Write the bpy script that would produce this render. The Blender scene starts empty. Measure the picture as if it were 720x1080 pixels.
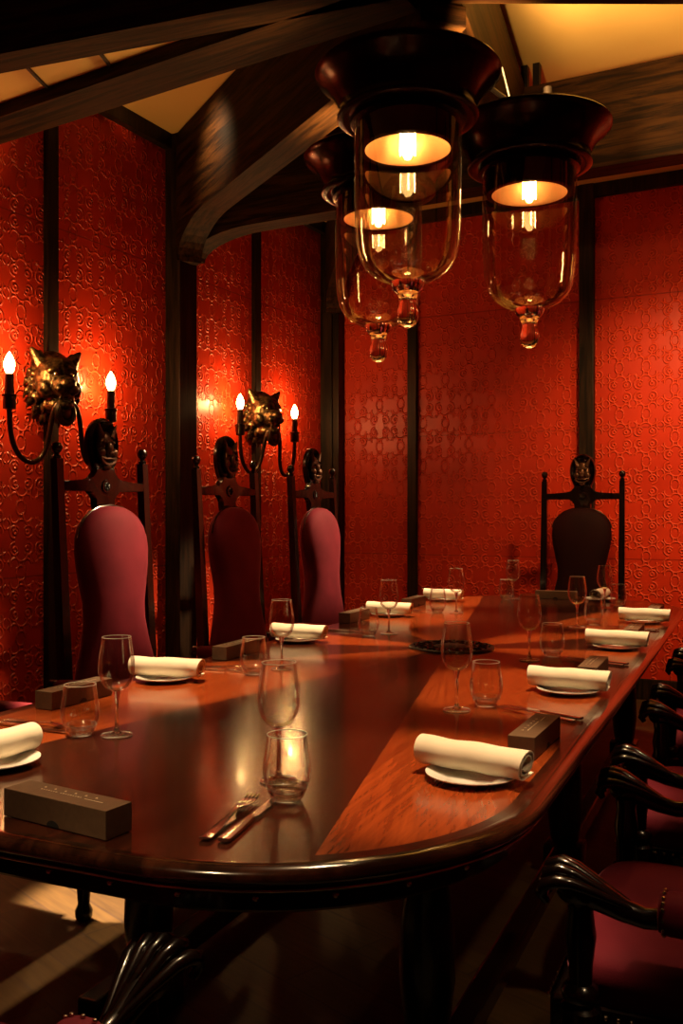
import bpy, bmesh, math, random
from mathutils import Vector, Matrix
random.seed(7)
scene = bpy.context.scene
COL = scene.collection
PI = math.pi
EYE = 1.26          # camera height
FPX = 1000.0        # focal length in pixels of the 720x1080 frame
TOPZ = 0.76         # table top height

def V(*a): return Vector(a)
def at(px, py, z):
    """point on the horizontal plane z that lies at this pixel of the photograph"""
    d = FPX*(EYE-z)/(py-540.0)
    return V((px-360)/FPX*d, d, z)

# ------------------------------------------------------------------ frames
C0 = V(.42, 3.5, 0)
RA = math.radians(27.3)     # room axis
TA = math.radians(23.7)     # table axis
RU, RN = V(math.sin(RA), math.cos(RA), 0), V(math.cos(RA), -math.sin(RA), 0)
TU, TN = V(math.sin(TA), math.cos(TA), 0), V(math.cos(TA), -math.sin(TA), 0)
def R(a, t, z=0): return C0 + RN*a + RU*t + V(0, 0, z)
CT = C0 - TN*.02
def T(a, t, z=0): return CT + TN*a + TU*t + V(0, 0, z)
def heading(d): return math.atan2(d.y, d.x) - PI/2   # rotz that turns local +Y onto d

# ------------------------------------------------------------------ node helpers
class NT:
    def __init__(s, name):
        s.m = bpy.data.materials.new(name); s.m.use_nodes = True
        s.t = s.m.node_tree; s.n = s.t.nodes; s.b = s.n['Principled BSDF']; s.out = s.n['Material Output']
    def node(s, typ, **kw):
        n = s.n.new(typ)
        for k, v in kw.items(): setattr(n, k, v)
        return n
    def link(s, a, b): s.t.links.new(a, b)
    def put(s, sock, v):
        if isinstance(v, bpy.types.NodeSocket): s.link(v, sock)
        else: sock.default_value = v
    def math(s, op, a, b=None, c=None):
        n = s.node('ShaderNodeMath', operation=op)
        s.put(n.inputs[0], a)
        if b is not None: s.put(n.inputs[1], b)
        if c is not None: s.put(n.inputs[2], c)
        return n.outputs[0]
    def coords(s, which='Object'): return s.node('ShaderNodeTexCoord').outputs[which]
    def sep(s, v):
        n = s.node('ShaderNodeSeparateXYZ'); s.link(v, n.inputs[0]); return n.outputs
    def comb(s, x, y, z=0.0):
        n = s.node('ShaderNodeCombineXYZ'); s.put(n.inputs[0], x); s.put(n.inputs[1], y); s.put(n.inputs[2], z); return n.outputs[0]
    def mapping(s, v, scale=(1,1,1), rot=(0,0,0)):
        n = s.node('ShaderNodeMapping'); s.link(v, n.inputs[0]); n.inputs['Scale'].default_value = scale; n.inputs['Rotation'].default_value = rot
        return n.outputs[0]
    def noise(s, v, scale, detail=3, rough=.5, dist=0):
        n = s.node('ShaderNodeTexNoise'); s.link(v, n.inputs['Vector'])
        n.inputs['Scale'].default_value = scale; n.inputs['Detail'].default_value = detail
        n.inputs['Roughness'].default_value = rough; n.inputs['Distortion'].default_value = dist
        return n.outputs['Fac']
    def ramp(s, f, stops):
        n = s.node('ShaderNodeValToRGB'); s.link(f, n.inputs[0])
        e = n.color_ramp.elements
        while len(e) < len(stops): e.new(.5)
        for k, (p, c) in enumerate(stops):
            e[k].position = p; e[k].color = (*c, 1)
        return n.outputs[0]
    def mix(s, f, a, b, mode='MIX'):
        n = s.node('ShaderNodeMix', data_type='RGBA', blend_type=mode)
        s.put(n.inputs[0], f)
        s.put(n.inputs[6], a if not isinstance(a, tuple) else (*a, 1)); s.put(n.inputs[7], b if not isinstance(b, tuple) else (*b, 1))
        return n.outputs[2]
    def bump(s, h, strength=.3, dist=.01):
        n = s.node('ShaderNodeBump'); s.link(h, n.inputs['Height'])
        n.inputs['Strength'].default_value = strength; n.inputs['Distance'].default_value = dist
        s.link(n.outputs[0], s.b.inputs['Normal'])
    def set(s, **kw):
        for k, v in kw.items():
            k = k.replace('_', ' ')
            if isinstance(v, tuple) and len(v) == 3: v = (*v, 1)
            s.put(s.b.inputs[k], v)
        return s.m

M = {}
def simple(name, col, rough=.5, metal=0, var=.25, scale=18, bumpk=0, **kw):
    t = NT(name)
    f = t.noise(t.coords(), scale, 3)
    lo = tuple(c*(1-var) for c in col); hi = tuple(min(1, c*(1+var)) for c in col)
    t.set(Base_Color=t.ramp(f, [(.3, lo), (.7, hi)]), Roughness=rough, Metallic=metal, **kw)
    if bumpk: t.bump(f, bumpk, .004)
    M[name] = t.m
    return t

def wood(name, dark, light, rough, grain_scale, axis, coat=0, bumpk=.15, spec=.5):
    t = NT(name)
    sc = [grain_scale]*3; sc[axis] = grain_scale*.07
    v = t.mapping(t.coords(), tuple(sc))
    f = t.noise(v, 1, 6, .62, .6)
    t.set(Base_Color=t.ramp(f, [(.40, dark), (.60, light)]), Roughness=rough, Coat_Weight=coat, Coat_Roughness=.08)
    t.b.inputs['Specular IOR Level'].default_value = spec
    t.bump(f, bumpk, .004)
    M[name] = t.m

wood('beam_oak', (.0065, .0024, .0007), (.036, .0135, .0030), .6, 34, 0, 0, .4, .08)
wood('post_oak', (.005, .0025, .001), (.026, .012, .005), .5, 34, 2, 0, .4, .2)
wood('chair_wood', (.002, .0008, .0006), (.007, .0024, .0014), .24, 24, 2, .4, .05, .3)
wood('rim_wood', (.010, .003, .0015), (.04, .011, .005), .17, 20, 1, .4, .04)
wood('apron_wood', (.003, .001, .0007), (.010, .003, .0015), .25, 20, 1, .2, .04)
simple('nail_brass', (.62, .5, .36), .25, 1)
simple('carved_wood', (.09, .042, .024), .3, .7, .3, 30)
simple('dark_iron', (.02, .014, .01), .4, .7)
simple('lamp_bronze', (.016, .008, .005), .2, .8, .3, 7)
simple('lamp_copper', (.75, .36, .14), .42, .9, .12, 9)
simple('candle_sleeve', (.05, .03, .02), .5)
simple('sconce_iron', (.045, .03, .018), .32, .85, .3, 40, .2)
simple('box_card', (.115, .064, .033), .55, 0, .12, 90, .05)
simple('box_hole', (.008, .005, .004), .8)
simple('box_print', (.75, .66, .5), .5)
simple('porcelain', (.82, .8, .74), .12, 0, .03, 5)
simple('steel', (.72, .7, .67), .16, 1, .08, 30)
simple('lamp_cable', (.7, .66, .58), .5)
simple('dark_wall', (.12, .012, .006), .6)
# bronze of the beast heads: gilded high spots
t = NT('beast_bronze')
f = t.noise(t.coords(), 38, 4)
t.set(Base_Color=t.ramp(f, [(.40, (.020, .013, .007)), (.70, (.26, .17, .07))]), Metallic=.9, Roughness=.36)
t.bump(t.noise(t.coords(), 85, 2), .6, .006); M['beast_bronze'] = t.m
# velvet
def velvet(name, lo, hi, tint):
    t = NT(name)
    v = t.coords()
    f = t.noise(v, 6, 3); g = t.noise(v, 260, 2)
    t.set(Base_Color=t.ramp(f, [(.3, lo), (.7, hi)]), Roughness=.75, Sheen_Weight=.6, Sheen_Roughness=.3, Sheen_Tint=tint)
    t.b.inputs['Specular IOR Level'].default_value = .15
    t.bump(g, .15, .002); M[name] = t.m
velvet('velvet', (.11, .007, .016), (.17, .013, .027), (.9, .26, .34))
velvet('velvet_shaded', (.010, .0008, .0012), (.016, .001, .002), (.06, .01, .012))  # same velvet with the far chair's shade painted into its colour
# napkin cloth
t = NT('linen')
f = t.noise(t.mapping(t.coords(), (600, 600, 600)), 1, 1)
t.set(Base_Color=(.82, .73, .57), Roughness=.85, Sheen_Weight=.2)
t.bump(t.noise(t.coords(), 45, 2), .12, .004); M['linen'] = t.m
# ceiling plaster
t = NT('plaster')
v = t.coords()
f = t.noise(v, 1.3, 3)
t.set(Base_Color=t.ramp(f, [(.3, (.68, .42, .12)), (.7, (.78, .50, .16))]), Roughness=.7)
M['plaster'] = t.m
# floor: oak parquet in diagonal blocks
t = NT('parquet')
v = t.mapping(t.coords(), (1, 1, 1), (0, 0, math.radians(20)))
br = t.node('ShaderNodeTexBrick'); t.link(v, br.inputs['Vector'])
br.inputs['Scale'].default_value = 1; br.inputs['Brick Width'].default_value = .62; br.inputs['Row Height'].default_value = .13
br.inputs['Mortar Size'].default_value = .004; br.inputs['Color1'].default_value = (.06, .03, .007, 1); br.inputs['Color2'].default_value = (.10, .055, .014, 1)
br.inputs['Mortar'].default_value = (.05, .025, .01, 1)
g = t.noise(t.mapping(v, (5, 60, 5)), 1, 4)
t.set(Base_Color=t.mix(.6, br.outputs['Color'], t.ramp(g, [(.3, (.35, .3, .25)), (.7, (1, 1, 1))]), 'MULTIPLY'), Roughness=.5)
t.bump(br.outputs['Fac'], -.2, .003); M['parquet'] = t.m

# embossed red wall: scrollwork stamped into panels, with a seam every 0.89 m
def wall_mat(name):
    t = NT(name)
    co = t.sep(t.coords())
    PW, PH = .36, .32
    u = t.math('DIVIDE', co[0], PW); v = t.math('DIVIDE', co[2], PH)
    # half-drop: every other column is shifted half a repeat
    colid = t.math('FLOOR', u)
    odd = t.math('MULTIPLY', t.math('PINGPONG', colid, 1.0), .5)
    u = t.math('MULTIPLY', t.math('ABSOLUTE', t.math('SUBTRACT', t.math('FRACT', u), .5)), PW)
    v = t.math('MULTIPLY', t.math('ABSOLUTE', t.math('SUBTRACT', t.math('FRACT', t.math('ADD', v, odd)), .5)), PH)
    p = t.comb(u, v)
    # arcs: centre, radius, keep side (direction, offset)
    arcs = [((.040, .042), .030, ((-1, .3), -.020)), ((.128, .040), .030, ((1, .5), -.018)),
            ((.084, .062), .040, ((.1, 1), -.004)), ((.046, .118), .026, ((.6, -1), -.014)),
            ((.128, .114), .028, ((-.2, -1), -.016)), ((.088, .150), .026, ((0, -1), -.006)),
            ((.046, .040), .011, None), ((.124, .042), .011, None), ((.0, .085), .026, ((1, 0), .006)), ((.18, .080), .024, ((-1, 0), .005))]
    h = None
    for (cx, cy), r, side in arcs:
        n = t.node('ShaderNodeVectorMath', operation='SUBTRACT'); t.link(p, n.inputs[0]); n.inputs[1].default_value = (cx, cy, 0)
        l = t.node('ShaderNodeVectorMath', operation='LENGTH'); t.link(n.outputs[0], l.inputs[0])
        d = t.math('ABSOLUTE', t.math('SUBTRACT', l.outputs['Value'], r))
        e = t.math('SUBTRACT', 1.0, t.math('MULTIPLY', d, 1/.0075))
        e = t.math('MAXIMUM', e, 0.0)
        if side:
            (dx, dy), k = side
            q = t.node('ShaderNodeVectorMath', operation='DOT_PRODUCT'); t.link(n.outputs[0], q.inputs[0]); q.inputs[1].default_value = (dx, dy, 0)
            e = t.math('MULTIPLY', e, t.math('GREATER_THAN', q.outputs['Value'], k))
        h = e if h is None else t.math('MAXIMUM', h, e)
    sm = t.math('SUBTRACT', 1.0, t.math('MULTIPLY', t.math('SUBTRACT', 1.0, h), t.math('SUBTRACT', 1.0, h)))
    # seams at z = 0.94, 1.83, 2.72 ...
    sz = t.math('FRACT', t.math('DIVIDE', t.math('SUBTRACT', co[2], .05), .89))
    seam = t.math('LESS_THAN', t.math('MINIMUM', sz, t.math('SUBTRACT', 1.0, sz)), .004)
    hh = t.math('SUBTRACT', sm, t.math('MULTIPLY', seam, .8))
    f = t.noise(t.coords(), 3, 3)
    base = t.ramp(f, [(.3, (.43, .021, .004)), (.7, (.53, .031, .007))])
    base = t.mix(t.math('MULTIPLY', seam, .6), base, (.12, .006, .003))
    base = t.mix(t.math('MULTIPLY', sm, .55), base, (.80, .075, .022))  # rubbed ridges, lightened further to paint in the relief's highlights
    t.set(Base_Color=base, Roughness=.42)
    t.b.inputs['Specular IOR Level'].default_value = .35
    t.bump(hh, 1.0, .009)
    M[name] = t.m
wall_mat('red_emboss')

# table top: dark and light mahogany rays round the centre, dark border
t = NT('ray_inlay')
co = t.sep(t.coords())
ang = t.math('ABSOLUTE', t.math('MULTIPLY', t.math('ARCTAN2', co[0], co[1]), 180/PI))
m = t.math('MINIMUM', ang, t.math('SUBTRACT', 180.0, ang))
d1 = t.math('LESS_THAN', m, 12.0)
d2 = t.math('MULTIPLY', t.math('GREATER_THAN', m, 43.0), t.math('LESS_THAN', m, 75.5))
dark = t.math('MAXIMUM', d1, d2)
qx = t.math('SUBTRACT', t.math('ABSOLUTE', co[0]), .2); qy = t.math('SUBTRACT', t.math('ABSOLUTE', co[1]), 1.745)
mx, my = t.math('MAXIMUM', qx, 0.0), t.math('MAXIMUM', qy, 0.0)
sd = t.math('SUBTRACT', t.math('ADD', t.math('SQRT', t.math('ADD', t.math('MULTIPLY', mx, mx), t.math('MULTIPLY', my, my))), t.math('MINIMUM', t.math('MAXIMUM', qx, qy), 0.0)), .5)
dark = t.math('MAXIMUM', dark, t.math('GREATER_THAN', sd, -.045))
rad = t.math('SQRT', t.math('ADD', t.math('MULTIPLY', co[0], co[0]), t.math('MULTIPLY', co[1], co[1])))
gv = t.comb(t.math('MULTIPLY', ang, .9), t.math('MULTIPLY', rad, 1.6), t.math('MULTIPLY', dark, 7.0))
g = t.noise(gv, 1.6, 6, .65, .2)
g2 = t.noise(t.mapping(t.coords(), (75, 2.5, 5)), 1, 5, .6, .1)
gg = t.math('ADD', t.math('MULTIPLY', g, .55), t.math('MULTIPLY', g2, .45))
lt = t.ramp(gg, [(.34, (.13, .018, .004)), (.66, (.37, .070, .014))])
dk = t.ramp(gg, [(.34, (.016, .004, .002)), (.66, (.055, .012, .005))])
t.set(Base_Color=t.mix(dark, lt, dk), Roughness=.19, Coat_Weight=.1, Coat_Roughness=.05)
t.bump(t.noise(t.coords(), 7, 2), .02, .01); M['ray_inlay'] = t.m

# glass: thin shells (fresnel reflection over clear), and solid glass for stems and knobs
def thin_glass(name, clear, gloss, blend, k, base, cap, rough, edge):
    t = NT(name); t.n.remove(t.b)
    tr = t.node('ShaderNodeBsdfTransparent'); tr.inputs[0].default_value = (*clear, 1)
    gl = t.node('ShaderNodeBsdfGlossy'); gl.inputs['Roughness'].default_value = rough; gl.inputs['Color'].default_value = (*gloss, 1)
    fr = t.node('ShaderNodeLayerWeight'); fr.inputs['Blend'].default_value = blend
    m1 = t.node('ShaderNodeMixShader')
    t.link(t.math('MINIMUM', t.math('ADD', t.math('MULTIPLY', fr.outputs['Fresnel'], k), base), cap), m1.inputs[0])
    t.link(tr.outputs[0], m1.inputs[1]); t.link(gl.outputs[0], m1.inputs[2])
    # pale diffuse at grazing angles paints in the bright edge glints
    df = t.node('ShaderNodeBsdfDiffuse'); df.inputs[0].default_value = (.9, .86, .78, 1)
    m2 = t.node('ShaderNodeMixShader')
    t.link(t.math('MULTIPLY', t.math('POWER', fr.outputs['Facing'], 6.0), edge), m2.inputs[0])
    t.link(m1.outputs[0], m2.inputs[1]); t.link(df.outputs[0], m2.inputs[2]); t.link(m2.outputs[0], t.out.inputs[0])
    M[name] = t.m
thin_glass('thin_glass', (.99, .985, .97), (1, 1, 1), .2, 1.0, .07, .7, .05, .60)
thin_glass('base_glass', (.98, .97, .94), (1, 1, 1), .3, 1.0, .12, .75, .04, .55)
thin_glass('amber_glass', (.985, .965, .93), (1, .93, .80), .22, .9, .065, .65, .035, .30)
t = NT('solid_glass')
t.set(Base_Color=(1, .985, .96), Roughness=.015, IOR=1.48, Transmission_Weight=1.0)
tr = t.node('ShaderNodeBsdfTransparent'); mxs = t.node('ShaderNodeMixShader'); mxs.inputs[0].default_value = .2
t.link(t.b.outputs[0], mxs.inputs[1]); t.link(tr.outputs[0], mxs.inputs[2]); t.link(mxs.outputs[0], t.out.inputs[0])
M['solid_glass'] = t.m
t = NT('knob_glass')
t.set(Base_Color=(1, .97, .92), Roughness=.02, IOR=1.48, Transmission_Weight=1.0); M['knob_glass'] = t.m
simple('lip_highlight', (.68, .62, .52), .1, .4, .05)  # pale opaque ring colour, paints the highlight along glass rims
def emit(name, col, k):
    t = NT(name)
    f = t.noise(t.coords(), 4, 1)
    t.set(Base_Color=(0, 0, 0), Emission_Color=col, Emission_Strength=k); M[name] = t.m
emit('lamp_filament', (1, .62, .22), 90)
emit('lamp_bulb_glow', (1, .55, .18), 14)
emit('candle_glow', (1, .60, .22), 38)

# ------------------------------------------------------------------ mesh builder
class MB:
    def __init__(s): s.b = bmesh.new()
    def box(s, c, size, rot=None, bevel=0):
        r = bmesh.ops.create_cube(s.b, size=1)
        vs = r['verts']
        bmesh.ops.scale(s.b, verts=vs, vec=size)
        if bevel:
            es = list({e for v in vs for e in v.link_edges})
            g = bmesh.ops.bevel(s.b, geom=es, offset=bevel, segments=2, affect='EDGES', profile=.6)
            vs = list({v for f in g['faces'] for v in f.verts} | {v for v in vs if v.is_valid})
        mat = Matrix.Translation(Vector(c)) @ (rot.to_4x4() if rot else Matrix.Identity(4))
        bmesh.ops.transform(s.b, matrix=mat, verts=vs)
        return s
    def loft(s, rings, cap=True, closed=True):
        prev = None; rows = []
        for ring in rings: rows.append([s.b.verts.new(p) for p in ring])
        n = len(rows[0])
        for a, b in zip(rows, rows[1:]):
            for i in range(n if closed else n-1):
                j = (i+1) % n
                try: s.b.faces.new((a[i], a[j], b[j], b[i]))
                except ValueError: pass
        if cap and closed:
            for r, fl in ((rows[0], True), (rows[-1], False)):
                try: s.b.faces.new(list(reversed(r)) if fl else r)
                except ValueError: pass
        return s
    def lathe(s, prof, c=(0,0,0), seg=32, cap=False, sx=1, sy=1):
        rings = []
        for r, z in prof:
            r = max(r, .0004)
            rings.append([(c[0]+sx*r*math.cos(2*PI*i/seg), c[1]+sy*r*math.sin(2*PI*i/seg), c[2]+z) for i in range(seg)])
        return s.loft(rings, cap)
    def tube(s, pts, rad, seg=10, flat=None):
        pts = [Vector(p) for p in pts]
        if not isinstance(rad, (list, tuple)): rad = [rad]*len(pts)
        up = Vector((0, 0, 1)); rings = []
        d0 = (pts[1]-pts[0]).normalized()
        x = d0.orthogonal().normalized() if abs(d0.z) > .95 else d0.cross(up).normalized()
        for i, p in enumerate(pts):
            d = (pts[min(i+1, len(pts)-1)]-pts[max(i-1, 0)]).normalized()
            x = (x - d*x.dot(d)).normalized(); y = d.cross(x)
            fy = flat if flat else 1
            rings.append([tuple(p + x*rad[i]*math.cos(2*PI*k/seg) + y*rad[i]*fy*math.sin(2*PI*k/seg)) for k in range(seg)])
        return s.loft(rings)
    def ball(s, c, r, u=14, v=9, rot=None):
        if not isinstance(r, (list, tuple)): r = (r, r, r)
        g = bmesh.ops.create_uvsphere(s.b, u_segments=u, v_segments=v, radius=1)
        mat = Matrix.Translation(Vector(c)) @ (rot.to_4x4() if rot else Matrix.Identity(4)) @ Matrix.Diagonal((*r, 1))
        bmesh.ops.transform(s.b, matrix=mat, verts=g['verts'])
        return s
    def cone(s, p, q, r0, r1=0.001, seg=8): return s.tube([p, q], [r0, r1], seg)
    def torus(s, c, R_, r, sx=1, sz=1, axis='Y', seg=28, k=8, arc=(0, 2*PI)):
        full = abs(arc[1]-arc[0]-2*PI) < 1e-6
        pts = []
        n = seg if full else seg+1
        for i in range(n):
            a = arc[0] + (arc[1]-arc[0])*i/seg
            o = (R_*sx*math.cos(a), R_*sz*math.sin(a))
            pts.append(Vector(c) + (V(o[0], 0, o[1]) if axis == 'Y' else V(o[0], o[1], 0)))
        if not full: return s.tube(pts, r, k)
        rings = []
        for i in range(n):
            d = (pts[(i+1) % n]-pts[i-1]).normalized()
            w = V(0, 1, 0) if axis == 'Y' else V(0, 0, 1)
            o = d.cross(w)
            rings.append([tuple(pts[i] + o*r*math.cos(2*PI*j/k) + w*r*math.sin(2*PI*j/k)) for j in range(k)])
        rings.append(rings[0])
        return s.loft(rings, cap=False)
    def prism(s, pts2, fn, d0, d1):
        """polygon pts2 (list of 2-D points) extruded: fn(u, v, depth) -> 3-D"""
        a = [s.b.verts.new(fn(u, v, d0)) for u, v in pts2]; b = [s.b.verts.new(fn(u, v, d1)) for u, v in pts2]
        n = len(pts2)
        for i in range(n): s.b.faces.new((a[i], a[(i+1) % n], b[(i+1) % n], b[i]))
        s.b.faces.new(list(reversed(a))); s.b.faces.new(b)
        return s
    def build(s, name, mat, parent=None, smooth=True, angle=40, weld=True):
        if weld: bmesh.ops.remove_doubles(s.b, verts=s.b.verts, dist=1e-5)
        bmesh.ops.recalc_face_normals(s.b, faces=s.b.faces)
        me = bpy.data.meshes.new(name); s.b.to_mesh(me); s.b.free()
        me.materials.append(M[mat] if isinstance(mat, str) else mat)
        o = bpy.data.objects.new(name, me); COL.objects.link(o)
        if smooth:
            for p in me.polygons: p.use_smooth = True
            me.set_sharp_from_angle(angle=math.radians(angle))
        if parent: o.parent = parent
        return o

def tag(o, label=None, cat=None, group=None, kind=None):
    if label: o['label'] = label
    if cat: o['category'] = cat
    if group: o['group'] = group
    if kind: o['kind'] = kind
    return o
def empty(name, loc=(0,0,0), rotz=0):
    o = bpy.data.objects.new(name, None); COL.objects.link(o); o.empty_display_size = .1
    o.location = loc; o.rotation_euler = (0, 0, rotz); return o
def dup(o, parent=None):
    c = o.copy(); COL.objects.link(c)
    if parent: c.parent = parent
    for ch in [k for k in list(o.children)]: dup(ch, c)
    return c
def place(proto, used, loc, rotz, label, cat, group=None):
    o = proto if not used else dup(proto)
    o.location = loc; o.rotation_euler = (0, 0, rotz)
    for k in ('label', 'category', 'group'):
        if k in o: del o[k]
    return tag(o, label, cat, group)
def struct(o): o['kind'] = 'structure'; return o
TRIM = [0]
def trim_name():
    TRIM[0] += 1; return 'trim_%d' % TRIM[0]

# ------------------------------------------------------------------ room shell
CEIL = EYE+2.25
WL, WB, WR, WF = -2.3, 3.3, 2.6, -4.3      # left, back, right, front (room frame)
def frame_obj(o, origin, xdir):
    o.location = origin; o.rotation_euler = (0, 0, math.atan2(xdir.y, xdir.x)); return o
def wall(name, p, q, mat):
    L = (q-p).length
    m = MB(); m.box((L/2, .06, CEIL/2), (L, .12, CEIL))
    o = m.build(name, mat, smooth=False); frame_obj(o, p, (q-p).normalized()); return struct(o)
# the outer side of each wall is its local +Y
wall('wall_left', R(WL, WF), R(WL, WB), 'red_emboss')
wall('wall_back', R(WL, WB), R(WR, WB), 'red_emboss')
wall('wall_right', R(WR, WB), R(WR, WF), 'red_emboss')
wall('wall_front', R(WR, WF), R(WL, WF), 'dark_wall')
mid = R((WL+WR)/2, (WB+WF)/2)
o = MB().box((0, 0, -.05), (WR-WL+.24, WB-WF+.24, .1)).build('floor', 'parquet', smooth=False)
o.location = mid; o.rotation_euler = (0, 0, -RA); struct(o)
o = MB().box((0, 0, .05), (WR-WL+.24, WB-WF+.24, .1)).build('ceiling', 'plaster', smooth=False)
o.location = (mid.x, mid.y, CEIL); o.rotation_euler = (0, 0, -RA); struct(o)

def post(a, t, w, d, z0=0, z1=CEIL, side='left'):
    """upright timber against a wall: w along the wall, d out from it"""
    m = MB(); m.box((0, d/2, (z0+z1)/2), (w, d, z1-z0), bevel=.006)
    o = m.build(trim_name(), 'post_oak', smooth=False)
    if side == 'left':
        o.location = R(WL, t); x = -RU
    elif side == 'back':
        o.location = R(a, WB); x = -RN
    else:
        o.location = R(WR, t); x = RU
    o.rotation_euler = (0, 0, math.atan2(x.y, x.x)); return struct(o)
for t_, w, d in ((-.72, .075, .035), (.296, .075, .035), (1.33, .17, .11), (2.23, .075, .035), (3.24, .12, .1), (-1.75, .16, .1)):
    post(0, t_, w, d)
for a_, w, d in ((-2.225, .15, .1), (-1.565, .075, .035), (-.26, .10, .06), (1.05, .075, .035), (2.3, .15, .1)):
    post(a_, 0, w, d, side='back')
for t_ in (1.35, .3, -.7): post(0, t_, .12, .1, side='right')
# crown moulding along wall tops and base boards
def runner(name, p, q, h, d, z, mat='post_oak'):
    L = (q-p).length
    m = MB(); m.box((L/2, -d/2, z+h/2), (L, d, h), bevel=.005)
    o = m.build(name, mat, smooth=False); frame_obj(o, p, (q-p).normalized()); return struct(o)
runner(trim_name(), R(WL, WF), R(WL, WB), .09, .05, CEIL-.09)
runner(trim_name(), R(WL, WB), R(WR, WB), .09, .05, CEIL-.09)
runner('baseboard_left', R(WL, WF), R(WL, WB), .14, .025, 0)
runner('baseboard_back', R(WL, WB), R(WR, WB), .14, .025, 0)
runner('baseboard_right', R(WR, WB), R(WR, WF), .14, .025, 0)

# roof timbers meeting over the lamps
BB = EYE+1.70          # underside of the beams
def beam(p, q, w, z0, z1, knee=0, mat='beam_oak'):
    """p at the wall, q at the hub; knee = drop of the curved bracket at the wall end"""
    L = (q-p).length
    pts = []
    if knee:
        n = 9
        pts.append((0, z0-knee)); pts.append((.06, z0-knee))
        for i in range(1, n+1):
            a = i/n*PI/2
            pts.append((.06+.45*(1-math.cos(a))**1.0, z0-knee+knee*math.sin(a)))
    else: pts.append((0, z0))
    pts += [(L, z0), (L, z1), (0, z1)]
    m = MB(); m.prism(pts, lambda u, v, d: (u, d, v), -w/2, w/2)
    o = m.build(trim_name(), mat, smooth=False)
    frame_obj(o, V(p.x, p.y, 0), (q-p).normalized()); return struct(o)
HUB = V(.33, 3.36, 0)
beam(R(WL, -.22), R(-.02, -.42), .2, BB, BB+.42)                      # front tie, left half
beam(R(WL, -.80), R(.1, -.47), .13, BB, CEIL)                         # beam in front of it
beam(R(WL+.09, 1.33), HUB, .15, BB-.01, CEIL-.01, knee=.20)           # big bracketed diagonal
beam(R(WL+.05, 1.42), R(WR, 1.42), .15, BB-.03, BB+.43, knee=.14)     # cross beam behind the lamps
beam(R(-.24, 1.36), R(0.02, -.3), .20, BB+.04, BB+.45)                     # ridge beam to the back wall
beam(R(WL+.1, WB-.1), R(-.35, .35), .12, BB, BB+.5, knee=.16)         # corner diagonal
beam(R(WR, .95), R(.02, -.40), .18, BB+.03, CEIL)                     # right hand beam
# sloping soffit board between the two left beams
m = MB()
Z0 = EYE+1.757
q = [R(WL, -.78), R(-.2, -.50), R(-.2, -.45), R(WL, -.24)]
m.prism([(p.x, p.y) for p in q], lambda u, v, d: (u, v, d), Z0, Z0+.02)
struct(m.build(trim_name(), 'plaster', smooth=False))
for a_ in (-1.95, -1.6, -1.25):
    m = MB(); m.box((0, 0, 0), (.012, .36, .012))
    o = m.build(trim_name(), 'post_oak', smooth=False); o.location = R(a_, -.5, Z0-.004); o.rotation_euler = (0, 0, -RA+.35); struct(o)
# hub block under the crossing and three struts from the cross beam up to the ceiling
m = MB(); m.box((0, 0, 0), (.17, .13, .075), bevel=.006)
o = m.build(trim_name(), 'beam_oak', smooth=False); o.location = (.325, 3.27, EYE+1.69); o.rotation_euler = (0, 0, .35); struct(o)
for px in (541, 553.5, 566):
    m = MB(); d = 4.82 - (px-541)*.0022
    m.box((0, 0, 0), (.034, .034, .25))
    o = m.build(trim_name(), 'dark_iron', smooth=False); o.location = ((px-360)/1000*d, d, CEIL-.125); o.rotation_euler = (0, 0, -RA); struct(o)

# ------------------------------------------------------------------ table
def rrect(hx, hy, r, n=14):
    pts = []
    for cx, cy, a0 in ((hx-r, hy-r, 0), (-(hx-r), hy-r, PI/2), (-(hx-r), -(hy-r), PI), (hx-r, -(hy-r), 1.5*PI)):
        for i in range(n+1):
            a = a0+PI/2*i/n
            pts.append((cx+r*math.cos(a), cy+r*math.sin(a)))
    return pts
def ring_at(off, z): return [(x, y, z) for x, y in rrect(.7+off, 2.245+off, .5+off)]
table = empty('dining_table', CT, -TA)
tag(table, 'long oval dining table with glossy sunburst inlay of dark and red wood', 'table')
m = MB(); m.loft([ring_at(-.022, TOPZ-.036), ring_at(-.022, TOPZ-.002), ring_at(-.024, TOPZ)])
m.build('tabletop', 'ray_inlay', table, angle=30)
prof = [(-.03, -.0005), (-.016, .0010), (-.004, -.0015), (.004, -.007), (.007, -.0145), (.004, -.022), (-.003, -.0265),
        (-.007, -.028), (-.008, -.033), (-.014, -.036), (-.04, -.038)]
m = MB(); m.loft([ring_at(o_, TOPZ+z) for o_, z in prof], cap=False)
m.build('rim', 'rim_wood', table, angle=50)
m = MB(); m.loft([ring_at(-.006+.0026*math.cos(a), TOPZ-.0345+.0026*math.sin(a)) for a in [2*PI*k/8 for k in range(9)]], cap=False)
m.build('glint_bead', 'nail_brass', table, angle=80)  # brass bead added to give the rim its bright lower line
m = MB(); m.loft([ring_at(-.075, TOPZ-.034), ring_at(-.036, TOPZ-.034), ring_at(-.036, TOPZ-.074), ring_at(-.042, TOPZ-.080), ring_at(-.075, TOPZ-.080), ring_at(-.075, TOPZ-.034)], cap=False)
apron = m.build('apron', 'apron_wood', table, angle=30)
ap = rrect(.664, 2.209, .464, 40)
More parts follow.
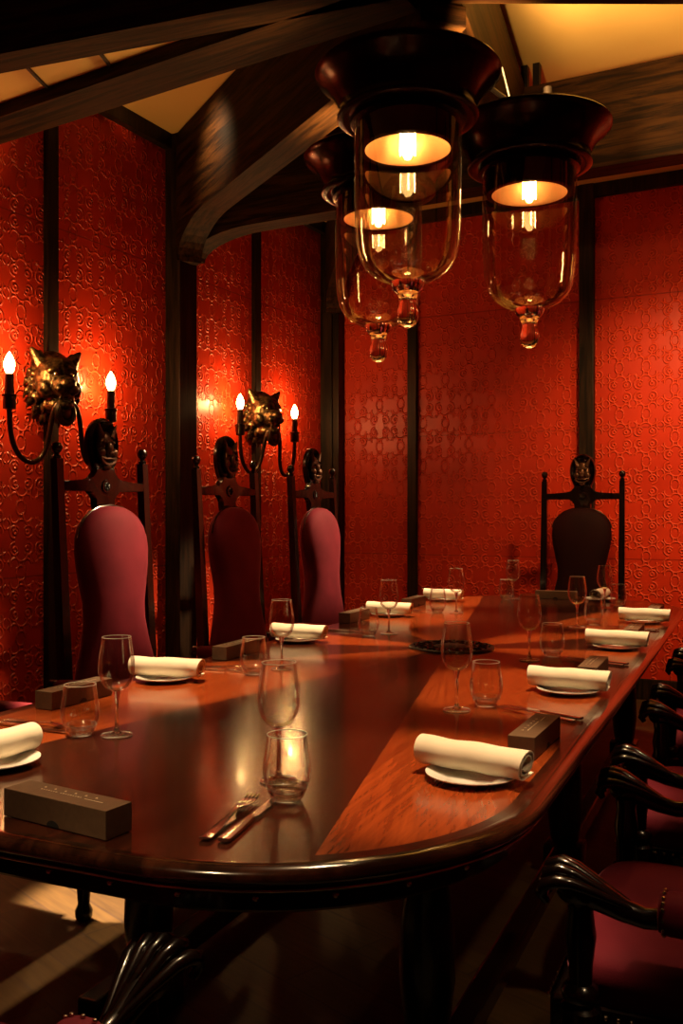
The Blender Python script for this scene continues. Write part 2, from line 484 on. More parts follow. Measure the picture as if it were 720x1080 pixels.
# studs every ~0.105 m along the apron
cum = [0]
for a, b in zip(ap, ap[1:]+ap[:1]): cum.append(cum[-1]+math.dist(a, b))
ns = 92; stud0 = None
for k in range(ns):
    s_ = (k+.3)/ns*cum[-1]
    i = max(j for j in range(len(ap)) if cum[j] <= s_)
    a, b = Vector(ap[i]), Vector(ap[(i+1) % len(ap)])
    p = a.lerp(b, (s_-cum[i])/max(1e-6, cum[i+1]-cum[i]))
    if stud0 is None:
        m = MB(); m.ball((0, 0, 0), .0055, 8, 6); st = m.build('stud', 'nail_brass', apron); stud0 = st
    else:
        st = stud0.copy(); COL.objects.link(st); st.parent = apron
    st.location = (p.x, p.y, TOPZ-.056)
for (x, y) in ((-.37, -1.37), (.37, -1.37), (-.42, 1.62), (.42, 1.62), (-.42, 0), (.42, 0)):
    m = MB()
    m.box((x, y, TOPZ-.125), (.12, .12, .17), bevel=.008)
    m.lathe([(.045, 0), (.055, .02), (.055, .05), (.042, .07), (.05, .12), (.062, .22), (.058, .36), (.045, .46), (.055, .49), (.05, .52), (.05, .57)], (x, y, 0), 20, True)
    m.box((x, y, .05), (.13, .13, .1), bevel=.01)
    m.build('leg', 'apron_wood', table)
for x in (-.42, .42):
    m = MB(); m.box((x, 0, .07), (.06, 3.1, .06), bevel=.008); m.build('stretcher', 'apron_wood', table, smooth=False)
m = MB(); m.box((0, 0, TOPZ-.05), (1.1, 3.7, .026)); m.build('underframe', 'apron_wood', table, smooth=False)

# cast disc in the middle of the table
disc = empty('cast_disc', at(476, 683, TOPZ))
tag(disc, 'round dark pierced metal disc lying at the centre of the sunburst table', 'table centrepiece')
m = MB()
m.lathe([(.155, 0.0005), (.157, .005), (.150, .009), (.142, .006), (.06, .006), (.052, .010), (.0005, .011)], (0, 0, 0), 48, True)
m.build('plate_body', 'dark_iron', disc)
m = MB()
for k in range(16):
    a = 2*PI*k/16
    m.torus((.115*math.cos(a), .115*math.sin(a), .007), .017, .0032, axis='Z', seg=14, k=5)
    m.torus((.08*math.cos(a+.2), .08*math.sin(a+.2), .007), .011, .0028, axis='Z', seg=10, k=5)
    m.ball((.137*math.cos(a+.2), .137*math.sin(a+.2), .008), .004, 6, 5)
m.build('scroll_relief', 'lamp_bronze', disc)

# ------------------------------------------------------------------ chair
def make_chair():
    r = empty('throne_chair')
    bz = lambda z: -.255 - .05*max(0, (z-.45))     # back leans a little
    for sx in (-1, 1):
        m = MB()
        pts = []
        def sq(x, y, z, h): return [(x-h, y-h, z), (x+h, y-h, z), (x+h, y+h, z), (x-h, y+h, z)]
        m.loft([sq(sx*.248, -.275, 0, .018), sq(sx*.248, bz(.3), .3, .02), sq(sx*.248, bz(.46), .46, .021), sq(sx*.248, bz(1.0), 1.0, .019), sq(sx*.248, bz(1.46), 1.462, .0165)])
        p = m.build('back_post', 'chair_wood', r, angle=30)
        m = MB(); m.lathe([(.009, 1.458), (.016, 1.466), (.017, 1.472), (.01, 1.478), (.010, 1.483), (.017, 1.49), (.0215, 1.502), (.0215, 1.51), (.016, 1.522), (.0, 1.528)], (sx*.248, bz(1.46), 0), 14, True)
        m.build('finial', 'chair_wood', p)
    # cross rail with a swelling that carries the medallion
    y0 = bz(1.36)
    pts = []
    def fil(cx, cz, r, a0, a1, n=5): return [(cx+r*math.cos(math.radians(a0+(a1-a0)*k/n)), cz+r*math.sin(math.radians(a0+(a1-a0)*k/n))) for k in range(n+1)]
    up = [(-.235, 1.381), (-.105, 1.381), (-.098, 1.390), (-.088, 1.392)] + fil(-.086, 1.417, .030, 270, 355) + [(-.054, 1.435)]
    dn = [(-.046, 1.25), (-.052, 1.29)] + fil(-.083, 1.310, .031, 0, 90) + [(-.235, 1.341)]
    left = up + [(.0, 1.44)] + [(-x, z) for x, z in reversed(up)]
    low = [(-x, z) for x, z in reversed(dn)] + dn
    poly = left + low
    m = MB(); m.prism(poly, lambda u, v, d: (u, y0+d, v), -.017, .017)
    bmesh.ops.bevel(m.b, geom=[e for e in m.b.edges if len({round(v.co.y, 4) for v in e.verts}) == 1], offset=.006, segments=3, affect='EDGES', profile=.5)
    # rosette
    m.torus((0, y0+.018, 1.362), .022, .006, axis='Y', seg=18, k=6)
    for k in range(7):
        a = 2*PI*k/7; m.ball((.012*math.cos(a), y0+.02, 1.362+.012*math.sin(a)), .0065, 8, 6)
    m.ball((0, y0+.024, 1.362), .007, 8, 6)
    m.build('cross_rail', 'chair_wood', r, angle=35)
    # medallion, egg shaped, with a raised rim and a carved beast face
    ym = bz(1.5)
    m = MB()
    rings = []
    for k, (f, y) in enumerate([(.80, -.022), (.97, -.018), (1, -.004), (1, .010), (.93, .020), (.86, .016), (.80, .008), (.4, .006)]):
        ring = []
        for i in range(32):
            a = 2*PI*i/32
            w = .083*(1-.10*(-math.sin(a)))            # fuller below the crown
            ring.append((f*w*math.cos(a), ym+y, 1.515+f*.122*math.sin(a)))
        rings.append(ring)
    m.loft(rings)
    md = m.build('medallion', 'chair_wood', r, angle=60)
    m = MB(); yf = ym+.018
    m.ball((0, yf, 1.517), (.048, .020, .066))                      # face
    m.ball((0, yf+.019, 1.510), (.019, .017, .034))                 # muzzle
    m.ball((0, yf+.034, 1.494), (.014, .009, .010))                 # nose
    for sx in (-1, 1):
        m.cone((sx*.028, yf+.006, 1.558), (sx*.052, yf+.014, 1.612), .017, .002)   # ears
        m.ball((sx*.022, yf+.020, 1.537), (.012, .009, .007))       # brows / eyes
        m.ball((sx*.035, yf+.014, 1.496), (.020, .015, .020))       # cheeks
    m.torus((0, yf+.018, 1.476), .042, .008, sz=.62, axis='Y', seg=16, k=6, arc=(PI, 2*PI))   # grin
    m.tube([(-.042, yf+.017, 1.477), (-.02, yf+.025, 1.470), (0, yf+.027, 1.472), (.02, yf+.025, 1.470), (.042, yf+.017, 1.477)], .0065, 6)
    m.ball((0, yf+.010, 1.442), (.023, .015, .016))                 # chin
    m.build('carved_face', 'carved_wood', md, angle=60)
    # upholstered back: shaped like a bottle-shouldered torso
    prof = [(.455, .235, .060), (.52, .236, .068), (.60, .222, .075), (.68, .196, .078), (.76, .168, .078), (.83, .151, .078), (.90, .150, .079),
            (.98, .168, .08), (1.05, .183, .080), (1.11, .190, .078), (1.16, .186, .073), (1.20, .172, .066), (1.235, .146, .056), (1.26, .112, .044), (1.277, .07, .03), (1.283, .03, .015)]
    m = MB(); rings = []
    for z, w, d in prof:
        ring = []
        for i in range(36):
            a = 2*PI*i/36; c, s_ = math.cos(a), math.sin(a)
            e = 2/2.4
            ring.append((w*math.copysign(abs(c)**e, c), bz(z)+.035+d*math.copysign(abs(s_)**e, s_), z))
        rings.append(ring)
    m.loft(rings)
    m.build('back_cushion', 'velvet', r, angle=70)
    m = MB()
    pts = [(x, bz(z)+.035, z) for z, x in [(1.16, -.190), (1.20, -.176), (1.235, -.150), (1.262, -.114), (1.279, -.07), (1.287, 0), (1.279, .07), (1.262, .114), (1.235, .150), (1.20, .176), (1.16, .190)]]
    m.tube(pts, .004, 6); m.build('piping', 'rim_wood', r)
    # seat cushion, slightly crowned and flaring to the front
    m = MB(); rings = []
    for z, k in ((.405, .96), (.42, 1.0), (.46, 1.005), (.482, .985), (.496, .93), (.506, .8), (.513, .5), (.516, .15)):
        ring = []
        for i in range(44):
            a = 2*PI*i/44; c, s_ = math.cos(a), math.sin(a); e = .38
            x = math.copysign(abs(c)**e, c); y = math.copysign(abs(s_)**e, s_)
            wx = .245+.03*(y+1)/2
            ring.append((k*wx*x, .03+k*.232*y, z))
        rings.append(ring)
    m.loft(rings); m.build('seat', 'velvet', r, angle=70)
    m = MB()
    m.box((0, .262, .385), (.50, .03, .07), bevel=.006); m.box((0, -.235, .385), (.48, .03, .07), bevel=.006)
    for sx in (-1, 1): m.box((sx*.262, .02, .385), (.03, .50, .07), bevel=.006)
    rail = m.build('seat_rail', 'chair_wood', r, angle=30)
    m = MB()
    for k in range(24): m.ball((-.235+.47*k/23, .279, .408), .0045, 6, 4)
    m.build('nail_trim', 'nail_brass', rail)
    for sx in (-1, 1):
        m = MB()
        for k in range(22): m.ball((sx*.279, -.20+.44*k/21, .408), .0045, 6, 4)
        m.build('nail_trim', 'nail_brass', rail)
    # arms: carved lion paws reaching forward from upholstered cuffs
    for sx in (-1, 1):
        x = sx*.31
        m = MB()
        m.tube([(x, -.27, .622), (x, -.1, .617), (x, .03, .612), (x, .075, .604), (x, .11, .600), (x, .145, .607), (x, .18, .622), (x, .22, .634)],
               [.018, .020, .020, .018, .0175, .019, .024, .026], 14)
        m.ball((x, .215, .630), (.031, .040, .028))
        for k in range(5):
            fx = (k-2)/2
            m.tube([(x+fx*.008, .118, .609), (x+fx*.014, .148, .622), (x+fx*.026, .185, .644-.006*fx*fx), (x+fx*.038, .222, .664-.012*fx*fx), (x+fx*.044, .246, .670-.016*fx*fx), (x+fx*.045, .264, .663-.016*fx*fx), (x+fx*.043, .270, .645-.014*fx*fx), (x+fx*.039, .262, .628-.01*fx*fx)],
                   [.003, .0055, .0075, .0095, .0112, .0115, .0105, .007], 10)
        a = m.build('arm', 'chair_wood', r, angle=60)
        m = MB(); rings = []
        for y, w, h in ((.090, .018, .018), (.088, .030, .028), (.07, .035, .032), (-.05, .037, .034), (-.17, .035, .032), (-.235, .03, .026)):
            rings.append([(x+w*math.copysign(abs(math.cos(q_))**.7, math.cos(q_)), y, .614+h*math.copysign(abs(math.sin(q_))**.7, math.sin(q_))) for q_ in [2*PI*i/18 for i in range(18)]])
        m.loft(rings); pad = m.build('arm_pad', 'velvet', a, angle=60)
        m = MB()
        for k in range(16):
            q_ = 2*PI*k/16; m.ball((x+.0345*math.copysign(abs(math.cos(q_))**.7, math.cos(q_)), .080, .614+.0315*math.copysign(abs(math.sin(q_))**.7, math.sin(q_))), .0038, 6, 4)
        m.build('nail_trim', 'nail_brass', a)
        # turned front leg carrying the arm
        m = MB()
        m.lathe([(.018, 0), (.026, .01), (.027, .03), (.018, .05), (.022, .10), (.03, .22), (.026, .32), (.02, .34), (.034, .345), (.034, .43), (.024, .437), (.031, .447), (.033, .455), (.029, .465), (.019, .472), (.020, .5), (.026, .55), (.021, .59), (.024, .615)], (x-sx*.01, .215, 0), 18, True)
        m.build('front_leg', 'chair_wood', r, angle=45)
    return r
chair = make_chair()
CH = []
def put_chair(a, t, d, label, used, dz=0, turn=0):
    o = place(chair, used, T(a, t), heading(d)+turn, label, 'chair', 'throne chairs round the table')
    CH.append(o); return o
put_chair(-1.06, -.30, TN, 'tall throne chair with lit crimson back, left side under the near beast sconce', False, turn=-.07)
put_chair(-1.06, .67, TN, 'tall throne chair, middle of the left side, shaded crimson back before the thin post', True, turn=-.07)
put_chair(-1.06, 1.66, TN, 'tall throne chair farthest along the left side, right of the far beast sconce', True, turn=-.07)
put_chair(-1.08, -1.31, TN, 'throne chair nearest the camera on the left, only an arm in the picture', True)
put_chair(.985, -1.455, -TN, 'crimson throne chair nearest the camera on the right side, front seat and paw arm', True)
put_chair(.985, -.61, -TN, 'second throne chair from the camera on the right side, behind the nearest paw arm', True)
put_chair(.985, .315, -TN, 'third throne chair from the camera on the right side, paw arms at picture edge', True)
put_chair(.985, 1.24, -TN, 'farthest throne chair on the right side, only its paw arm tips showing', True)
put_chair(-.02, -2.523, TU, 'throne chair at the near end, seat corner and paw arm at the bottom left', True)
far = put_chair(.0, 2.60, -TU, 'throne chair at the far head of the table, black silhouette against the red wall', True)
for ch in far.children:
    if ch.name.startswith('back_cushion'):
        ch.data = ch.data.copy(); ch.data.materials[0] = M['velvet_shaded']; ch['label'] = 'near-black velvet back, shade painted into the cloth'

# ------------------------------------------------------------------ pendant lamps
def make_lamp():
    r = empty('pendant_lamp')           # origin on the glass knob's tip
    z0 = EYE+.598
    def P(l): return [(a, b-z0) for a, b in l]
    m = MB()
    m.lathe(P([(.0, 2.665), (.17, 2.662), (.215, 2.668), (.27, 2.684), (.298, 2.686), (.302, 2.680), (.299, 2.672), (.285, 2.660), (.262, 2.640), (.240, 2.612), (.225, 2.580), (.218, 2.556),
               (.222, 2.550), (.230, 2.545), (.230, 2.538), (.222, 2.533), (.195, 2.533), (.186, 2.537)]), (0,0,0), 56)
    m.build('hat_shade', 'lamp_bronze', r, angle=50)
    m = MB()
    m.lathe(P([(.186, 2.537), (.186, 2.52), (.166, 2.515), (.163, 2.45), (.160, 2.437), (.139, 2.437)]), (0,0,0), 48)
    m.build('collar', 'lamp_bronze', r, angle=40)
    m = MB()
    m.lathe(P([(.139, 2.437), (.134, 2.445), (.118, 2.50), (.085, 2.545), (.03, 2.56), (0, 2.56)]), (0,0,0), 48)
    m.build('reflector', 'lamp_copper', r, angle=60)
    g = MB()
    prof = [(.174, 2.52), (.174, 2.30), (.172, 2.20), (.168, 2.14), (.158, 2.09), (.140, 2.055), (.112, 2.03), (.08, 2.014), (.055, 2.006)]
    g.lathe(P(prof), (0,0,0), 56)
    gb = g.build('glass_bell', 'amber_glass', r, angle=80)
    m = MB()
    m.lathe(P([(.0, 2.012), (.055, 2.009), (.054, 1.998), (.048, 1.985), (.036, 1.972), (.029, 1.958), (.0275, 1.946), (.031, 1.935), (.0365, 1.915), (.037, 1.900), (.032, 1.880), (.020, 1.866), (0, 1.859)]), (0,0,0), 28)
    m.build('glass_knob', 'knob_glass', gb, angle=80)
    m = MB()
    m.lathe(P([(.018, 2.558), (.018, 2.515), (.014, 2.51)]), (0,0,0), 16, True)
    m.build('bulb_holder', 'nail_brass', r)
    m = MB()
    m.lathe(P([(.012, 2.51), (.019, 2.49), (.021, 2.46), (.019, 2.425), (.010, 2.408), (0, 2.404)]), (0,0,0), 18)
    b = m.build('bulb', 'lamp_bulb_glow', r)
    m = MB()
    for k in range(4):
        a = PI/2*k; m.tube([(.023*math.cos(a), .023*math.sin(a), 2.50-z0), (.024*math.cos(a), .024*math.sin(a), 2.42-z0)], .002, 5)
    m.build('filament', 'lamp_filament', b)
    return r
lamp = make_lamp()
LP = [V(.215, 3.08, EYE+.596), V(.703, 3.55, EYE+.610), V(.149, 3.82, EYE+.600)]
LL = ['bell glass pendant lamp with wide dark hat, nearest and largest of the three', 'bell glass pendant lamp hanging alone to the right of the other two', 'bell glass pendant lamp half hidden behind the largest one, on its left']
for k in range(3):
    o = place(lamp, k > 0, LP[k], .4*k, LL[k], 'lamp', 'bell glass pendants over the table')
    o.rotation_euler = (0, 0, 0)
    zt = 2.665-LP[k].z
    m = MB()
    if k == 0: m.tube([(.11, .19, zt-.01), (.11, .19, EYE+1.66-LP[k].z)], .017, 12)
    elif k == 1:
        m.tube([(0, 0, zt-.01), (0, 0, zt+.08)], .012, 10)
        m.tube([(0, 0, zt+.075), (-.21, .22, BB+.06-LP[k].z)], .010, 8)
    else: m.tube([(0, 0, zt-.01), (0.0, -.02, BB+.05-LP[k].z)], .012, 10)
    m.build('hanger', 'dark_iron', o)
    if k == 1:
        m = MB(); m.tube([(-.075, .16, BB+.04-LP[k].z), (-.03, .16, zt+.155), (.03, .15, zt+.115), (.06, .13, zt+.03)], .0035, 6)
        m.build('cable', 'lamp_cable', o)

# ------------------------------------------------------------------ beast head sconces
def make_sconce():
    r = empty('wall_sconce')            # origin on the wall behind the head; +Y out of the wall
    m = MB()
    m.ball((0, .10, .02), (.112, .11, .125)); m.ball((0, .05, -.02), (.125, .06, .16)); m.ball((0, .05, .05), (.115, .055, .12))
    m.ball((0, .185, -.02), (.06, .085, .052))           # muzzle
    m.ball((0, .255, -.012), (.036, .028, .028))         # nose pad
    m.ball((-.03, .235, -.042), (.032, .034, .026)); m.ball((.03, .235, -.042), (.032, .034, .026))   # lips
    m.ball((0, .185, -.115), (.046, .07, .026))          # lower jaw
    m.ball((0, .12, -.11), (.065, .06, .045))
    for sx in (-1, 1):
        m.ball((sx*.045, .178, .057), (.036, .030, .020), rot=Matrix.Rotation(sx*.35, 3, 'Y'))            # brow
        m.ball((sx*.075, .135, -.03), (.038, .05, .05))              # cheek
        m.cone((sx*.075, .085, .10), (sx*.128, .10, .168), .046, .008, 10)  # ear
        m.ball((sx*.085, .10, .125), (.026, .016, .03))
        m.cone((sx*.026, .235, -.05), (sx*.026, .24, -.105), .011, .001)  # upper fang
        m.cone((sx*.032, .225, -.11), (sx*.036, .24, -.055), .010, .001)  # lower fang
    rnd = random.Random(3)
    for ring, (rr, n, y) in enumerate(((.115, 15, .055), (.13, 19, .035), (.10, 13, .085))):
        for k in range(n):
            a = 2*PI*(k+.5*ring)/n
            if .25*PI < a < .75*PI and ring == 2: continue
            x, z = rr*math.cos(a), (rr*1.18)*math.sin(a)-.005
            L = .05+.02*rnd.random()
            m.tube([(x*.85, y+.02, z*.85), (x*1.05, y+.022, z*1.05-.01), (x*1.12, y-.002, z*1.12-L*.7)], [.019, .015, .003], 7)
    h = m.build('beast_head', 'beast_bronze', r, angle=80, weld=False)
    rm = h.modifiers.new('skin', 'REMESH'); rm.mode = 'VOXEL'; rm.voxel_size = .0055; rm.use_smooth_shade = True
    bpy.context.view_layer.update()
    dg = bpy.context.evaluated_depsgraph_get()
    me = bpy.data.meshes.new_from_object(h.evaluated_get(dg)); h.modifiers.clear(); h.data = me
    m = MB()
    for sx in (-1, 1):
        m.ball((sx*.040, .197, .035), .011, 10, 7)
    m.build('eye', 'nail_brass', h)
    h.rotation_euler = (0, 0, math.radians(-24))
    m = MB(); m.torus((.075, .185, -.150), .052, .016, axis='Y', seg=24, k=8); m.ball((.075, .185, -.15), (.038, .02, .038)); m.build('mouth_ring', 'sconce_iron', r)
    for sx in (-1, 1):
        pts = [(sx*.02, .2, -.10), (sx*.055, .19, -.105), (sx*.09, .165, -.15), (sx*.105, .14, -.23), (sx*.12, .12, -.31), (sx*.155, .105, -.375), (sx*.21, .10, -.402), (sx*.27, .10, -.385), (sx*.32, .10, -.335), (sx*.345, .10, -.26), (sx*.35, .10, -.15)]
        pts = [(x+.07*k_, y-.01*k_, z) for (x, y, z), k_ in zip(pts, (1, .9, .6, .3, .1, 0, 0, 0, 0, 0, 0))]
        # smooth the path
        for _ in range(2):
            q_ = [pts[0]]
            for a, b in zip(pts, pts[1:]):
                a, b = Vector(a), Vector(b); q_ += [tuple(a.lerp(b, .25)), tuple(a.lerp(b, .75))]
            pts = q_+[pts[-1]]
        m = MB(); m.tube(pts, .0125, 10); arm = m.build('candle_arm', 'sconce_iron', r)
        c = (sx*.35, .10, 0)
        m = MB(); m.lathe([(.012, -.16), (.030, -.155), (.030, -.10), (.034, -.097), (.034, -.088), (.024, -.085)], c, 18, True); m.build('candle_cup', 'sconce_iron', arm)
        m = MB(); m.lathe([(.0215, -.09), (.0205, .005), (.015, .01)], c, 18, True); m.build('candle_tube', 'candle_sleeve', arm)
        m = MB(); m.lathe([(.011, .008), (.020, .024), (.0255, .045), (.024, .066), (.015, .090), (.005, .107), (0, .112)], c, 16); m.build('flame_bulb', 'candle_glow', arm)
    return r
scn = make_sconce()
SC = []
for k, (t_, lab) in enumerate(((.26, 'bronze beast head sconce with two lit candle bulbs, near one at the left picture edge'), (2.20, 'bronze beast head sconce with two lit candle bulbs, far one behind the middle chair'))):
    p = R(WL+.035, t_, 1.895 if k == 0 else 1.915)
    SC.append(place(scn, k > 0, p, heading(RN), lab, 'wall lamp', 'beast head sconces on the red wall'))

# ------------------------------------------------------------------ tableware prototypes
def make_wine():
    r = empty('wine_glass')
    m = MB(); m.lathe([(.006, .0995), (.014, .101), (.025, .1075), (.034, .120), (.0395, .138), (.0405, .152), (.039, .172), (.0355, .195), (.032, .2195)], (0,0,0), 40)
    bw = m.build('bowl', 'thin_glass', r, angle=80)
    m = MB(); m.torus((0, 0, .2195), .032, .0009, axis='Z', seg=40, k=6); m.build('lip', 'lip_highlight', bw)
    m = MB(); m.lathe([(0, .1005), (.009, .0995), (.007, .09), (.0042, .08), (.0036, .05), (.0042, .02), (.007, .009), (.012, .0055), (0, .005)], (0,0,0), 20); m.build('stem', 'solid_glass', r, angle=80)
    m = MB(); m.lathe([(0, .0052), (.012, .0055), (.022, .0035), (.0345, .0022), (.0355, .0012), (.0345, .0004), (0, .0004)], (0,0,0), 36); m.build('foot', 'base_glass', r, angle=80)
    return r
def make_tumbler():
    r = empty('stemless_tumbler')
    m = MB(); m.lathe([(.0365, .024), (.0405, .034), (.043, .05), (.0415, .068), (.0375, .092), (.0345, .1135)], (0,0,0), 40)
    gb_ = m.build('glass_body', 'thin_glass', r, angle=80)
    m = MB(); m.torus((0, 0, .1135), .0345, .0009, axis='Z', seg=40, k=6); m.build('lip', 'lip_highlight', gb_)
    m = MB(); m.lathe([(0, .0135), (.017, .0135), (.029, .0185), (.036, .026), (.0372, .0245), (.031, .010), (.026, .002), (.024, .0005), (0, .0005)], (0,0,0), 36); bs = m.build('glass_base', 'base_glass', r, angle=70)
    m = MB()
    m.torus((0, 0, .0125), .0265, .0032, axis='Z', seg=30, k=8); m.build('base_ring', 'knob_glass', bs, angle=80)
    return r
def make_plate():
    m = MB(); m.lathe([(0, .004), (.045, .004), (.052, .006), (.082, .013), (.086, .0135), (.086, .0115), (.055, .0025), (.05, .0005), (.0, .0005)], (0,0,0), 48)
    return m.build('side_plate', 'porcelain', angle=60)
def make_napkin():
    # a scroll of linen: a spiral section drawn out along X, its tail folded flat beneath
    m = MB(); sec = []
    n = 60
    for i in range(n+1):
        k = i/n; a = -PI/2 - 2*PI*2.15*(1-k)
        rr = .010+.0175*k
        sec.append((rr*1.18*math.cos(a), .0275+rr*.98*math.sin(a)))
    sec += [(.012, .0012), (.026, .0028), (.037, .005)]
    rings = []
    for i in range(13):
        x = -.108+.216*i/12
        e = 1+.03*math.sin(x*60)+(.05 if i in (0, 12) else 0)
        sh = .0025*math.sin(i*1.3)
        rings.append([(x+.006*(v_-.02)/.03*(1 if i == 12 else -.4 if i == 0 else 0), u_*e+sh, v_*(1+.02*math.cos(i*.9))) for u_, v_ in sec])
    m.loft(rings, cap=False, closed=False)
    o = m.build('rolled_napkin', 'linen', angle=80)
    sm = o.modifiers.new('cloth', 'SOLIDIFY'); sm.thickness = .0026; sm.offset = 1
    bpy.context.view_layer.update()
    me = bpy.data.meshes.new_from_object(o.evaluated_get(bpy.context.evaluated_depsgraph_get())); o.modifiers.clear(); o.data = me
    for p in me.polygons: p.use_smooth = True
    me.set_sharp_from_angle(angle=math.radians(50))
    return o
def make_box():
    r = empty('gift_box')
    m = MB(); m.box((0, 0, .0225), (.056, .232, .045), bevel=.0012); m.build('carton', 'box_card', r, smooth=False)
    m = MB()
    for sx in (-1, 1): m.prism([(.014*math.cos(a), .010*math.sin(a)) for a in [PI*i/10 for i in range(11)]], lambda u, v, d: (sx*(.0283+d), u, .0008+v), -.001, .0001)
    m.build('thumb_notch', 'box_hole', r, smooth=False)
    # faint printed lines: a row of spaced strokes, a row of fine print, a rule
    m = MB(); zt = .0453
    for k in range(6):
        y = -.062+.0235*k
        m.box((-.012, y, zt), (.0048, .0016, .0003)); m.box((-.0105, y+.0018, zt), (.0016, .0042, .0003))
    for k in range(17):
        if k == 7: continue
        m.box((-.001, -.058+.0056*k, zt), (.0026, .0017+.0012*(k % 3 == 0), .0003))
    m.box((.001, .062, zt), (.0009, .04, .0003))
    m.build('printed_line', 'box_print', r, smooth=False)
    return r
def strip(m, pts, thick=.0022):
    """flat bar: list of (y, halfwidth, z) -> blade-like solid"""
    m.loft([[(-w, y, z), (0, y, z-thick*.3), (w, y, z), (w, y, z+thick), (0, y, z+thick*1.25), (-w, y, z+thick)] for y, w, z in pts])
def make_fork():
    r = empty('dinner_fork')
    m = MB(); strip(m, [(-.105, .008, .003), (-.10, .0105, .0022), (-.06, .0085, .002), (-.01, .0048, .0045), (.03, .0034, .008), (.042, .0052, .0075), (.052, .0105, .006), (.066, .0118, .0045)])
    m.build('handle', 'steel', r, angle=50)
    m = MB()
    for k in range(4): 
        x = (k-1.5)*.0066
        m.loft([[(x-w, y, z), (x+w, y, z), (x+w, y, z+.002), (x-w, y, z+.002)] for y, w, z in ((.062, .0021, .0046), (.085, .0019, .0034), (.102, .0016, .005), (.112, .0008, .0075))])
    m.build('tines', 'steel', r, angle=50)
    return r
def make_knife():
    r = empty('table_knife')
    m = MB(); strip(m, [(-.115, .0085, .002), (-.11, .0105, .0015), (-.06, .0088, .0012), (-.01, .0062, .0015), (.0, .005, .002)], .0045)
    m.build('handle', 'steel', r, angle=50)
    m = MB()
    m.prism([(-.004, -.002), (.004, -.002), (.0085, .012), (.0095, .06), (.0065, .1), (.0, .112), (-.0048, .1), (-.0055, .02)], lambda u, v, d: (u, v, d), .0028, .0044)
    m.build('blade', 'steel', r, smooth=False)
    return r
wine, tumb, plate, nap, gbox, fork, knife = make_wine(), make_tumbler(), make_plate(), make_napkin(), make_box(), make_fork(), make_knife()
cnt = {}
def put(proto, loc, rotz, label, cat, group):
    u = proto.name in cnt; cnt[proto.name] = 1
    return place(proto, u, loc, rotz, label, cat, group)
ZT = TOPZ+.0014
def tp(px, py): return at(px, py, TOPZ).xy.to_3d() + V(0, 0, ZT)
def onTable(a, t): return T(a, t, ZT)
def ang_of(a, t):   # rotz for an object whose long axis is local +X laid along table direction (a, t)
    d = TN*a + TU*t; return math.atan2(d.y, d.x)
def ang_y(a, t):
    d = TN*a + TU*t; return heading(d)

# settings: name -> napkin centre (table coords), roll direction
SET = {
 'L0': (T(-.335, -1.935), (.10, 1), 'cut by the left picture edge'),
 'L1': (tp(174, 718), (1, .17), 'before the nearest tall back on the left'),
 'L2': (tp(314, 677), (1, .06), 'before the middle left chair'),
 'L3': (tp(410, 650), (1, .05), 'before the far left chair'),
 'L4': (tp(467, 634), (1, .0), 'farthest on the left side'),
 'R1': (tp(497, 822), (1, -.20), 'nearest on the right, in the foreground'),
 'R2': (tp(599, 731), (1, -.04), 'second from the front on the right side'),
 'R3': (tp(650, 684.5), (1, -.03), 'third from the front on the right side'),
 'R4': (tp(679, 657.5), (1, 0), 'fourth and last along the right edge'),
 'END': (T(.225, 2.12), (.1, 1), 'at the far head of the table'),
}
for k, (p, d, where) in SET.items():
    p = V(p.x, p.y, ZT)
    put(plate, p, 0, 'white side plate under a rolled napkin, ' + where, 'plate', 'side plates')
    sh = {'L0': (0, -.02), 'END': (0, -.015)}.get(k, (0, .008))
    q_ = p + TN*sh[0] + TU*sh[1] + V(0, 0, .0135)
    rz = ang_of(*d)
    if k[0] == 'R': rz += PI if False else 0
    put(nap, q_, rz, 'cream linen napkin rolled up on its plate, ' + where, 'napkin', 'rolled napkins')

WG = [((123, 776), 'wine glass on the left by the nearest tall back, tumbler at its left'),
      ((297, 706), 'wine glass standing right before the napkin of the middle left chair'),
      ((410, 668.5), 'wine glass before the napkin of the far left chair'),
      ((481, 646.5), 'wine glass overlapping the last napkin on the left side'),
      ((541, 631.5), 'wine glass at the far end near the dark centre ray'),
      ((294, 824), 'wine glass in the foreground directly behind the front tumbler'),
      ((481.5, 749.5), 'wine glass on the right in front of the round disc'),
      ((558, 696.5), 'wine glass second from the front on the right side, right of the round disc'),
      ((608.5, 662), 'wine glass third from the front on the right, before the dark far chair'),
      ((637.5, 641.5), 'wine glass farthest right, before the far head of the table')]
for (x, y), lab in WG:
    put(wine, tp(x, y), 0, lab, 'wine glass', 'wine glasses')
TG = [((84.5, 776), 'stemless tumbler at the left between wine glass and cut-off napkin'),
      ((267.5, 711.5), 'stemless tumbler before the box of the middle left chair'),
      ((388.5, 671), 'stemless tumbler left of the wine glass at the far left chair'),
      ((461.5, 646), 'stemless tumbler left of the last wine glass on the left side'),
      ((533.5, 632.5), 'stemless tumbler at the far end near the dark centre ray'),
      ((302.5, 844), 'stemless tumbler nearest the camera, standing in the dark foreground ray'),
      ((512.5, 745), 'stemless tumbler on the right, before the second rolled napkin'),
      ((582, 693), 'stemless tumbler on the right, before the third rolled napkin'),
      ((626, 659), 'stemless tumbler on the right, before the fourth rolled napkin'),
      ((652, 639), 'stemless tumbler farthest right, before the far head of the table')]
for (x, y), lab in TG:
    put(tumb, tp(x, y), 0, lab, 'tumbler', 'stemless tumblers')

